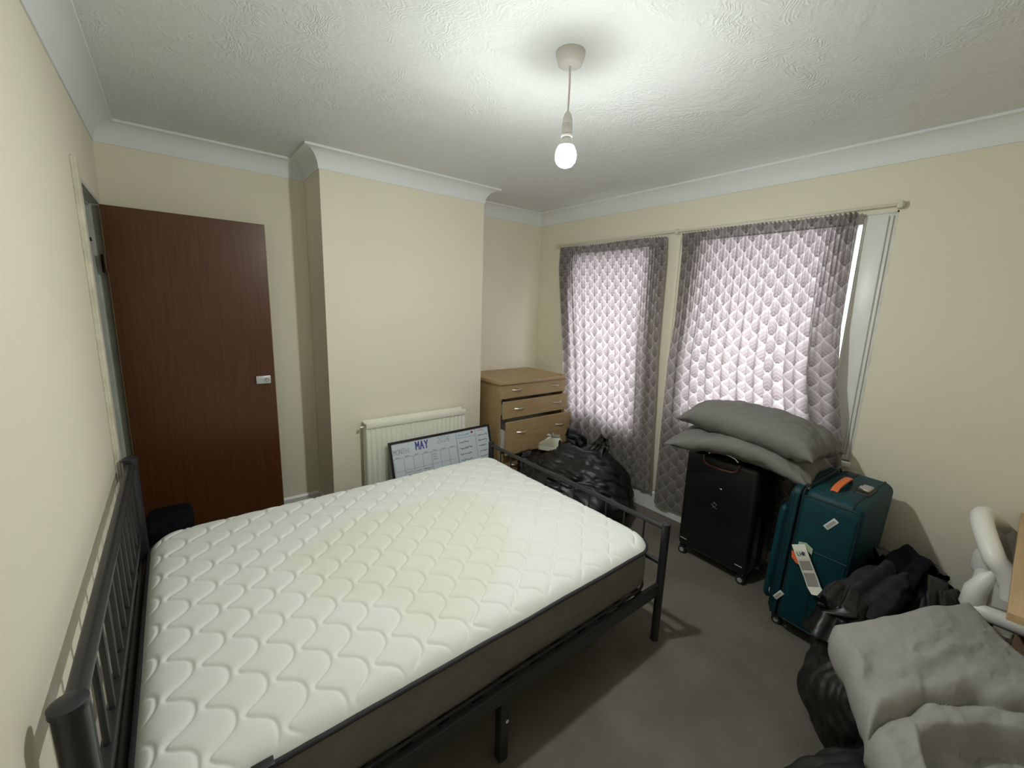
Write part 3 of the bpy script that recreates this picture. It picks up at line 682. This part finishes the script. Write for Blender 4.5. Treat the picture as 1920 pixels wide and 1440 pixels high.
bg3 = thing('bin_bag', 'dark bin bag under the far end of the grey duvet, touching the teal suitcase', 'bin bag', (2.12, -3.02, 0))
bag_mesh((2.13, -3.03, 0), .29, .26, .45, 3.3, tie=(.3, .2, .9), pleat=.07, pn=15, crease=.035, lump=.14, flat=.7).build('sack', 'bag_matte', bg3, angle=180)
crumple(MB(), [(2.05, -2.86, .36), (2.10, -2.86, .45), (2.20, -2.86, .50)], .10, .05, 12).build('plastic_flap', 'bag', bg3, angle=180)
bg4 = thing('bin_bag', 'large matte black bin bag under the near end of the grey duvet', 'bin bag', (1.60, -3.15, 0))
bag_mesh((1.60, -3.21, 0), .33, .31, .38, 9.1, tie=(.3, .35, .85), pleat=.06, pn=13, crease=.03, lump=.14, flat=.7).build('sack', 'bag_matte', bg4, angle=180)

# black bag by the door
t_ = MB().box((.035, -.62, 0), (.235, -.32, .415), .045, 4).build('holdall', 'cloth_black', angle=180, origin=(.17, -.47, 0)); tag(t_, 'black cloth bag on the floor between headboard and open door', 'bag')

# ------------------------------------------------------------------ trainer on the bag
sh = thing('trainer', 'pale lace-up trainer lying on the black bin bag by the drawers', 'shoe', (2.50, -.86, .44))
def shoe(o, ang, pitch):
    R_ = Matrix.Translation(o) @ Matrix.Rotation(ang, 4, 'Z') @ Matrix.Rotation(pitch, 4, 'Y')
    ax = [(-.14, .012, .030, .030), (-.12, .035, .040, .055), (-.08, .044, .046, .070), (-.03, .040, .050, .085), (.02, .036, .060, .105), (.05, .036, .070, .115), (.09, .036, .078, .118), (.12, .032, .072, .112), (.137, .018, .055, .09)]
    rw = []
    for x, hw, zz, top in ax:
        row = []
        for k in range(21):
            an = PI*k/20; cx_ = -math.cos(an)*hw; z = .022+(top-.022)*math.sin(an)**.6
            row.append(R_ @ Vector((x, cx_, z)))
        rw.append(row)
    MB().grid(rw).build('upper', 'shoe', sh, angle=60)
    op = []
    for k in range(17):
        an = 2*PI*k/16; op.append([R_ @ Vector((.085+.045*r_*math.cos(an), .026*r_*math.sin(an), .119+dz)) for r_, dz in ((1.15, -.006), (1.05, .006), (.9, .006), (.7, -.03), (0, -.04))])
    MB().grid(op).build('collar', 'shoe_grey', sh, angle=60)
    so = MB(); ring = [R_ @ Vector((x, -hw-.004, 0)) for x, hw, a_, b_ in ax] + [R_ @ Vector((x, hw+.004, 0)) for x, hw, a_, b_ in reversed(ax)]
    up_ = R_.to_3x3() @ Vector((0, 0, .028)); n_ = len(ring); so.add(ring+[p+up_ for p in ring], [tuple(range(n_)), tuple(range(n_, 2*n_))]+[(k, (k+1) % n_, n_+(k+1) % n_, n_+k) for k in range(n_)]); so.build('sole', 'sole', sh, angle=50)
    lc = MB()
    for k in range(4): x = -.02+k*.022; z = .092+k*.007; lc.tube([R_ @ Vector((x, -.028, z-.012)), R_ @ Vector((x+.004, 0, z+.004)), R_ @ Vector((x, .028, z-.012))], .0035, 6)
    lc.tube([R_ @ Vector((.045, -.005, .115)), R_ @ Vector((.02, -.035, .125)), R_ @ Vector((.01, -.02, .13)), R_ @ Vector((.045, 0, .116)), R_ @ Vector((.02, .03, .13)), R_ @ Vector((0, .035, .12))], .003, 6)
    lc.build('laces', 'sole', sh)
shoe(Vector((2.50, -.87, .43)), math.radians(-98), math.radians(-12))

# ------------------------------------------------------------------ black suitcase
def rbox(mb, lo, hi, r, seg=5): return mb.box(lo, hi, r, seg)
SBX, SBY, SBR = 2.683, -2.108, math.radians(-3.0)
sb = thing('suitcase', 'large black hard-shell suitcase under the two grey pillows', 'suitcase', (SBX, SBY, 0), SBR)
R_ = Matrix.Translation((SBX, SBY, 0)) @ Matrix.Rotation(SBR, 4, 'Z')
D = .285; HW = .222; ZB, ZT = .055, .715
MB().box((0, -HW, ZB), (D*.47, HW, ZT), .038, 5, R_).build('front_shell', 'suit_black', sb, angle=40)
MB().box((D*.53, -HW, ZB), (D, HW, ZT), .038, 5, R_).build('back_shell', 'suit_black', sb, angle=40)
MB().box((D*.44, -HW+.006, ZB+.006), (D*.56, HW-.006, ZT-.006), .030, 4, R_).build('zip_band', 'suit_black_zip', sb, angle=40)
for x in (.035, D-.035):
    for y in (-HW+.035, HW-.035):
        c_ = R_ @ Vector((x, y, .0)); wq = MB(); wq.lathe([(.012, -.011), (.024, -.011), (.0255, -.006), (.0255, .006), (.024, .011), (.012, .011)], (c_.x-.012, c_.y, .0255), 22, 'x')
        w_ = wq.build('wheel', 'rubber', sb, angle=40)
        MB().lathe([(.0, -.0125), (.013, -.0125), (.015, -.010), (.015, .010), (.013, .0125), (.0, .0125)], (c_.x-.012, c_.y, .0255), 20, 'x').build('wheel_hub', 'hub', w_)
        MB().box((x-.022, y-.020, .040), (x+.020, y+.020, .066), .008, 3, R_).build('wheel_housing', 'suit_black', sb, angle=40)
pts = [R_ @ Vector((.030, .095-.19*k/10, ZT-.012+.030*math.sin(PI*k/10)**.5)) for k in range(11)]
gr_ = MB().tube(pts, .0085, 10).build('top_handle', 'brown_grip', sb, label='brown top handle')
MB().tube([R_ @ Vector(q) for q in ((.004, .108, ZT-.012), (-.004, .100, ZT-.045), (-.006, .075, ZT-.062), (-.006, 0, ZT-.068), (-.006, -.075, ZT-.062), (-.004, -.100, ZT-.045), (.004, -.108, ZT-.012))], .008, 8).build('handle_surround', 'brown_grip', sb)
MB().tube([R_ @ Vector((.020, .088-.176*k/10, ZT-.004+.026*math.sin(PI*k/10)**.5)) for k in range(11)], .0042, 8).build('handle_trim', 'chrome', gr_, label='shiny metal strip')
MB().box((-.002, -.028, .522), (.002, -.006, .530), .001, 1, R_ ).build('badge', 'chrome', sb, label='small silver badge')
em = MB()
for (y0_, z0_, y1_, z1_) in ((.014, .432, -.008, .422), (.024, .415, .004, .405), (.008, .428, .020, .412), (-.008, .422, .002, .402), (.014, .402, -.010, .398)):
    em.tube([R_ @ Vector((-.001, y0_, z0_)), R_ @ Vector((-.001, y1_, z1_))], .0022, 6)
em.build('emblem', 'rubber_grey', sb)
for y in (.175, -.175): MB().box((-.002, y-.022, .112), (.002, y+.022, .118), .001, 1, R_).build('corner_mark', 'hub', sb)

# ------------------------------------------------------------------ teal suitcase
TXO, TYO, TTH = 2.462, -2.498, math.radians(3.2)
tl_ = thing('suitcase', 'tall teal fabric suitcase with orange top handle beside the black one', 'suitcase', (TXO+.25, TYO-.14, 0))
RT = Matrix.Translation((TXO, TYO-.285, 0)) @ Matrix.Rotation(math.radians(-2.5), 4, 'Z') @ Matrix.Rotation(TTH*.6, 4, 'X') @ Matrix.Translation((0, .285, 0))
# local: x 0..0.5 (width), y 0..-0.285 (thickness, right in the photo), z up
MB().box((0, -.290, .045), (.500, -.060, .755), .045, 6, RT).build('body', 'teal', tl_, angle=45)
MB().box((.004, -.066, .047), (.496, -.004, .748), .042, 6, RT).build('front_section', 'teal', tl_, angle=45)
MB().box((.040, -.010, .10), (.46, .040, .62), .030, 5, RT).build('front_pocket', 'teal', tl_, angle=45)
def ringbox(mb, y, x0, x1, z0, z1, r, rad_, m_=RT):
    pts = []
    for (cx_, cz_, a0) in ((x1-r, z1-r, 0), (x0+r, z1-r, PI/2), (x0+r, z0+r, PI), (x1-r, z0+r, 3*PI/2)):
        for k in range(9): an = a0+PI/2*k/8; pts.append(m_ @ Vector((cx_+r*math.cos(an), y, cz_+r*math.sin(an))))
    pts.append(pts[0]); return mb.tube(pts, rad_, 8, False)
for y, q in ((-.012, .019), (-.030, .006), (-.048, .003), (-.064, .001)): ringbox(MB(), y, q, .500-q, .047+q, (.756 if y < -.05 else .751)-q, .042, .0035).build('zip', 'teal_dark', tl_)
ringbox(MB(), -.250, .0, .500, .046, .755, .045, .004).build('piping', 'teal_dark', tl_)
# side panel facing the bed, with piping and a cross seam
pp = []
for (cy_, cz_, a0) in ((-.095, .700, 0), (-.255, .700, PI/2), (-.255, .100, PI), (-.095, .100, 3*PI/2)):
    for k in range(9): an = a0+PI/2*k/8; pp.append(RT @ Vector((-.002, cy_+.028*math.cos(an), cz_+.028*math.sin(an))))
pp.append(pp[0]); MB().tube(pp, .0042, 8, False).build('piping', 'teal_dark', tl_)
pn_ = MB(); n_ = len(pp)-1; ctr = sum((p for p in pp[:-1]), Vector())/n_
push = RT.to_3x3() @ Vector((-.008, 0, 0))
pn_.add([p for p in pp[:-1]]+[ctr+(p-ctr)*.93+push for p in pp[:-1]], [tuple(range(n_, 2*n_))]+[(k, (k+1) % n_, n_+(k+1) % n_, n_+k) for k in range(n_)]).build('side_pocket', 'teal', tl_, angle=35)
MB().tube([RT @ Vector((-.010, -.072, .475)), RT @ Vector((-.010, -.28, .480))], .0028, 6).tube([RT @ Vector((-.010, -.175, .10)), RT @ Vector((-.010, -.172, .36)), RT @ Vector((-.010, -.172, .44))], .0022, 6).build('seam', 'teal_dark', tl_)
def plate(c_, L, w_, ang, m, nm, lab=None):
    A_ = RT @ Matrix.Translation(c_) @ Matrix.Rotation(ang, 4, 'X')
    o_ = MB().box((-.004, -L/2, -w_/2), (.001, L/2, w_/2), .0015, 2, A_).build(nm, m, tl_, angle=30, label=lab)
    MB().box((-.0047, -L/2+.007, -w_/2+.006), (-.004, L/2-.007, w_/2-.006), 0, 1, A_).build('label_print', 'tag_grey', o_, smooth=False); return o_
plate((-.010, -.192, .640), .062, .024, math.radians(-58), 'label_white', 'brand_label', 'small pale label')
plate((-.010, -.055, .185), .055, .022, math.radians(-62), 'label_white', 'brand_label', 'small pale label')
# handles on the top face
hp = [RT @ Vector((.30-.21*k/12, -.150-.012*math.sin(PI*k/12), .752+.042*math.sin(PI*k/12)**.6)) for k in range(13)]
rw = []
for i_, p in enumerate(hp):
    rw.append([p+Vector((0, dy, 0))+Vector((0, 0, dz)) for dy, dz in ((-.014, -.004), (-.014, .003), (0, .006), (.014, .003), (.014, -.004), (0, -.007), (-.014, -.004))])
MB().grid(rw).build('top_handle', 'orange', tl_, angle=50, label='orange top handle')
MB().box((.165, -.262, .745), (.305, -.202, .764), .012, 4, RT).build('trolley_recess', 'rubber', tl_, angle=40)
MB().box((.195, -.252, .760), (.275, -.212, .775), .006, 3, RT).build('trolley_grip', 'hub', tl_, angle=40, label='silver-grey trolley grip')
MB().tube([RT @ Vector((.190, -.248, .772)), RT @ Vector((.183, -.232, .776)), RT @ Vector((.190, -.216, .772)), RT @ Vector((.23, -.212, .773))], .0045, 8).build('grip_trim', 'chrome', tl_)
MB().box((.395, -.150, .748), (.450, -.105, .762), .010, 4, RT).build('strap_socket', 'rubber', tl_, angle=40)
for x in (.05, .45):
    for y in (-.05, -.245):
        c_ = RT @ Vector((x, y, 0)); wq = MB().lathe([(.012, -.010), (.022, -.010), (.024, -.005), (.024, .005), (.022, .010), (.012, .010)], (c_.x, c_.y, .024), 20, 'x').build('wheel', 'rubber', tl_, angle=40)
        MB().lathe([(.0, -.0115), (.012, -.0115), (.012, .0115), (.0, .0115)], (c_.x, c_.y, .024), 16, 'x').build('wheel_hub', 'hub', wq)
        MB().box((c_.x-.024, c_.y-.02, .040), (c_.x+.024, c_.y+.02, .066), .007, 3).build('wheel_housing', 'rubber', tl_, angle=40)
MB().tube([RT @ Vector((-.012, -.012, .20)), RT @ Vector((-.018, -.014, .185)), RT @ Vector((-.014, -.016, .17)), RT @ Vector((-.012, -.012, .20))], .0025, 6).build('zip_pull', 'chrome', tl_)

# airline tag hanging on the side
tg = thing('luggage_tag', 'paper airline luggage tag looped on the side of the teal suitcase', 'tag', (2.44, -2.62, .44))
def ribbon(path, w_, wdir, m, nm, t=.0006, par=None, lab=None):
    # path in suitcase-local (y, z, x-out); wdir in-plane direction
    rw = []
    for (y, z, x) in path:
        a = RT @ Vector((x, y-wdir[0]*w_/2, z-wdir[1]*w_/2)); b = RT @ Vector((x, y+wdir[0]*w_/2, z+wdir[1]*w_/2)); o_ = RT.to_3x3() @ Vector((-t, 0, 0))
        rw.append([a, b, b+o_, a+o_, a])
    return MB().grid(rw).build(nm, m, par or tg, smooth=False, label=lab)
wd = (-.86, .50)
ribbon([(-.095, .492, -.030), (-.110, .470, -.036), (-.128, .440, -.038)], .058, wd, 'tag_paper', 'tag_strip')
lower = [(-.128, .440, -.038), (-.150, .400, -.036), (-.172, .362, -.035), (-.190, .330, -.038), (-.215, .312, -.050), (-.228, .318, -.056)]
st_ = ribbon(lower, .058, wd, 'tag_paper', 'tag_strip')
ribbon([(-.133, .431, -.0395), (-.152, .397, -.0378)], .046, wd, 'tag_grey', 'barcode', par=st_)
ribbon([(-.160, .383, -.0372), (-.172, .362, -.0368), (-.188, .333, -.0392)], .046, wd, 'tag_grey', 'barcode', par=st_)
ribbon([(-.095, .492, -.030), (-.122, .497, -.022), (-.150, .478, -.016), (-.150, .440, -.014)], .030, (0, 1), 'tag_green', 'tag_loop', lab='pale green part of the tag')
ribbon([(-.086, .445, -.022), (-.092, .415, -.026), (-.115, .395, -.026)], .026, (1, 0), 'tag_orange', 'tag_loop', lab='orange part of the tag')
g = MB()
ang = math.atan2(.62, .78)
def tfr(u, v, h):
    return RT @ Vector((-.0392-h, -.116-.86*(u-.016)+.53*(v-.008), .458+.50*(u-.016)+.85*(v-.008)))
strokes(g, text_lines('LHR', 0, 0, .009, .016, .35), .0026, tfr); g.build('tag_print', 'ink_black', tg, smooth=False)

# ------------------------------------------------------------------ pillows
def pillow(name, label, c, L, Wd, T, rot, seed, sag=0.0):
    root_m = Matrix.Translation(c) @ rot; n_ = 90; m_ = 60
    def pt(u, v, s_):
        au, av = abs(u), abs(v)
        x = v*Wd/2*(1-.07*(1-au**2)**1 * (av**3)); y = u*L/2*(1-.05*(1-av**2)*(au**3))
        e_ = max(0, 1-au**6.5)**.75*max(0, 1-av**3.4)**.55
        wr = .010*fbm((u*3+seed, v*2.4, s_*2), 5)+.006*fbm((u*8+seed, v*3, s_), 4)*(.5+au)
        # creases fanning in from the corners
        cr2 = .010*math.sin(10*math.atan2(v, u+.0001)*1.7+seed)*au**3*av**1.5
        z = s_*T/2*e_*(1+.12*fbm((u*1.5, v*1.5, seed))) + (wr+cr2)*min(1, e_*2.5) - sag*(u*u) + .02*math.sin(u*3+seed)*av - .040*au**3*av**1.5 + .009*math.sin(v*19+seed+3*fbm((u*2, v*2, seed)))*sm(.45, .95, -u)*(1-av**4)
        return root_m @ Vector((x, y, z))
    mb = MB()
    us = [-math.cos(PI*i/n_)*.5+(-1+2*i/n_)*.5 for i in range(n_+1)]; vs_ = [-math.cos(PI*j/m_)*.5+(-1+2*j/m_)*.5 for j in range(m_+1)]
    mb.grid([[pt(u, v, 1) for v in vs_] for u in us]); mb.grid([[pt(u, v, -1) for v in vs_] for u in us])
    me = bpy.data.meshes.new(name); me.from_pydata([tuple(v) for v in mb.v], [], mb.f); bm = bmesh.new(); bm.from_mesh(me)
    bmesh.ops.remove_doubles(bm, verts=bm.verts[:], dist=.0004); bmesh.ops.recalc_face_normals(bm, faces=bm.faces[:]); bm.to_mesh(me); bm.free(); me.shade_smooth()
    me.materials.append(M['pillow']); o_ = bpy.data.objects.new(name, me); COL.objects.link(o_)
    me.transform(Matrix.Translation(-Vector(c))); o_.location = c
    return tag(o_, label, 'pillow')
pillow('pillow', 'lower grey pillow resting directly on the black suitcase', (2.745, -2.205, .808), .76, .46, .140, Matrix.Rotation(math.radians(3), 4, 'Z') @ Matrix.Rotation(math.radians(1.5), 4, 'X') @ Matrix.Rotation(math.radians(4), 4, 'Y'), 2.0, .02)
pillow('pillow', 'upper grey pillow on top of the other pillow, in front of the curtain', (2.750, -2.250, .952), .72, .45, .190, Matrix.Rotation(math.radians(-3), 4, 'Z') @ Matrix.Rotation(math.radians(3), 4, 'X') @ Matrix.Rotation(math.radians(5), 4, 'Y'), 5.0, .05)

# ------------------------------------------------------------------ duvet
def duvet():
    A_ = Vector((2.45, -3.150, 0)); ex = Vector((-.898, .440, 0)); ey = Vector((-.872, -.490, 0))
    NU_, NV = 190, 230; LU, LV = .64, .92; rows = []
    for i in range(NU_+1):
        row = []
        for j in range(NV+1):
            u = LU*i/NU_; v = LV*j/NV            # u: 0 right .. LU left (in the photo)
            el = LU-u; er = u
            hh = .555 + .010*math.sin(u*5+1)
            hh += .016*fbm((u*3.5, v*3.5, 2), 4)
            # soft sweeping wrinkles across the top layer
            wv = v+.10*fbm((u*2.2, v*2.2, 5), 3)+.05*u
            hh += .0055*math.sin(wv*62)*sm(.13, .22, v)*sm(.46, .28, v)*sm(.08, .2, u)*sm(.6, .4, u)
            q = fbm((u*5+3, v*9, 7), 4); hh += .0045*(1-min(1, abs(q)*3))*sm(.05, .2, v)
            c1 = .342+.85*(u-.46)**2 + .006*math.sin(u*40)
            c2 = c1+.085+.35*sm(.50, .60, u)
            hh -= .058*(0 if v < c1-.045 else (1 if v > c1 else 1-math.sqrt(max(0, 1-((v-c1+.045)/.045)**2))))
            if c1 < v < c2: hh += .034*math.sin((v-c1)/(c2-c1)*PI)**.5 + .0025*math.sin(u*60+5*fbm((u*6, v*6, 2)))
            hh -= .055*sm(c2-.018, c2+.006, v)
            if v > c2:
                q = fbm((u*5, v*5, 8), 3); hh += .04*q + .018*(1-min(1, abs(fbm((u*4, v*5, 1), 2))*3))
            if el < .09: hh += .010*math.sin(v*30+2)*sm(.09, .03, el)
            d = min(el, er, v*.9, (LV-v)); rr_ = .045
            if d < rr_: hh -= .060*(1-math.sqrt(max(0, 1-((rr_-d)/rr_)**2)))
            p = A_+ex*u+ey*v; side = .010*fbm((v*6, 1, 3))*sm(0, .1, v)
            # round the corners in plan
            cr_ = .05
            if v < cr_ and el < cr_: p += ex*(-(1-math.sqrt(max(0, 1-((cr_-v)/cr_)**2)))*cr_*.8)
            if v < cr_ and er < cr_: p += ex*((1-math.sqrt(max(0, 1-((cr_-v)/cr_)**2)))*cr_*.8)
            row.append((p.x+ex.x*side, p.y+ex.y*side, hh))
        # skirt
        rows.append(row)
    # close the underside: append lowered rim
    top = rows; mb = MB(); mb.grid(top)
    rim = [top[i][0] for i in range(NU_+1)] + [top[NU_][j] for j in range(1, NV+1)] + [top[i][NV] for i in range(NU_-1, -1, -1)] + [top[0][j] for j in range(NV-1, 0, -1)]
    cx_ = sum(p[0] for p in rim)/len(rim); cy_ = sum(p[1] for p in rim)/len(rim); lv = []
    for t_, dz in ((0, 0), (.004, -.025), (.03, -.045), (.10, -.055)):
        lv.append([(p[0]+(cx_-p[0])*t_, p[1]+(cy_-p[1])*t_, p[2]+dz) for p in rim])
    n_ = len(rim); mb.add([p for l_ in lv for p in l_], [(a_*n_+k, a_*n_+(k+1) % n_, (a_+1)*n_+(k+1) % n_, (a_+1)*n_+k) for a_ in range(3) for k in range(n_)]+[tuple(3*n_+k for k in range(n_))])
    me = bpy.data.meshes.new('duvet'); me.from_pydata([tuple(v) for v in mb.v], [], mb.f); bm = bmesh.new(); bm.from_mesh(me)
    bmesh.ops.remove_doubles(bm, verts=bm.verts[:], dist=.0002); bmesh.ops.recalc_face_normals(bm, faces=bm.faces[:]); bm.to_mesh(me); bm.free(); me.shade_smooth()
    me.materials.append(M['duvet']); o_ = bpy.data.objects.new('duvet', me); COL.objects.link(o_)
    tag(o_, 'folded plain grey duvet heaped on the black bin bags', 'duvet')
duvet()

# ------------------------------------------------------------------ desk and chair
dk = thing('desk', 'light wood desk along the near wall at the right edge', 'desk', (2.55, -3.47, 0))
MB().box((2.035, -3.70, .716), (3.06, -3.226, .742), .002, 1).build('desktop', 'desk', dk, angle=30)
for x in (2.42, 3.03): MB().box((x, -3.68, 0), (x+.022, -3.30, .716), .001, 1).build('side_panel', 'desk', dk, angle=30)
MB().box((2.44, -3.66, .45), (3.03, -3.645, .716)).build('back_panel', 'desk', dk, smooth=False)

chr_ = thing('chair', 'white moulded plastic chair with dark legs tucked beside the desk', 'chair', (2.76, -3.22, 0))
def chair():
    cx_ = 2.76
    # shell: profile in (y, z) swept across x with curled rims
    prof_ = [(-3.150, .770), (-3.160, .74), (-3.180, .67), (-3.205, .60), (-3.215, .55)]
    rw = []
    for k in range(25):
        t = -1+2*k/24; row = []
        for (y, z) in prof_:
            curl = .05*t*t; hw = .19-.06*sm(.62, .85, z)*abs(t)*0
            row.append((cx_+t*hw, y+.03-curl*1.2, z-.10*t*t*sm(.62, .80, z)))
        rw.append(row)
    back = MB(); 
    th_ = .012
    back.grid(rw); back.grid([[(x, y-th_, z) for x, y, z in r_] for r_ in rw])
    back.build('backrest', 'plastic_white', chr_, angle=60)
    rim = [(r_[-1]) for r_ in rw[:1]]+[rw[0][j] for j in range(len(prof_)-2, -1, -1)]+[rw[k][0] for k in range(1, 25)]+[rw[24][j] for j in range(1, len(prof_))]
    MB().tube([(x, y-.006, z) for x, y, z in rim], .034, 16).build('back_rim', 'plastic_white', chr_, angle=60)
    st = []
    for k in range(21):
        t = -1+2*k/20; st.append([(cx_+t*.21, -3.17-.40*j/12, .455-.025*math.sin(PI*j/12)*(1-t*t)+.02*t*t) for j in range(13)])
    s2 = MB().grid(st).grid([[(x, y, z-.014) for x, y, z in r_] for r_ in st]); s2.build('seat', 'plastic_white', chr_, angle=60)
    e_ = [st[0][j] for j in range(12, -1, -1)]+[st[k][0] for k in range(1, 21)]+[st[20][j] for j in range(1, 13)]
    MB().tube([(x, y, z-.007) for x, y, z in e_], .030, 14).build('seat_rim', 'plastic_white', chr_, angle=60)
    for sx in (-1, 1):
        MB().tube([(cx_+sx*.19, -3.185, .425), (cx_+sx*.192, -3.172, .44), (cx_+sx*.195, -3.158, .48), (cx_+sx*.193, -3.160, .54), (cx_+sx*.185, -3.180, .60), (cx_+sx*.180, -3.195, .63)], [.004, .026, .036, .034, .024, .004], 16).build('side_web', 'plastic_white', chr_, angle=60)
        for (y, y2) in ((-3.21, -3.17), (-3.50, -3.56)):
            MB().box((cx_+sx*.15-.02, min(y, y2)-.0, .40), (cx_+sx*.15+.02, max(y, y2), .44), .004).tube([(cx_+sx*.16, y, .43), (cx_+sx*.20, y2, 0)], [.016, .011], 12).build('leg', 'metal_black', chr_)
chair()
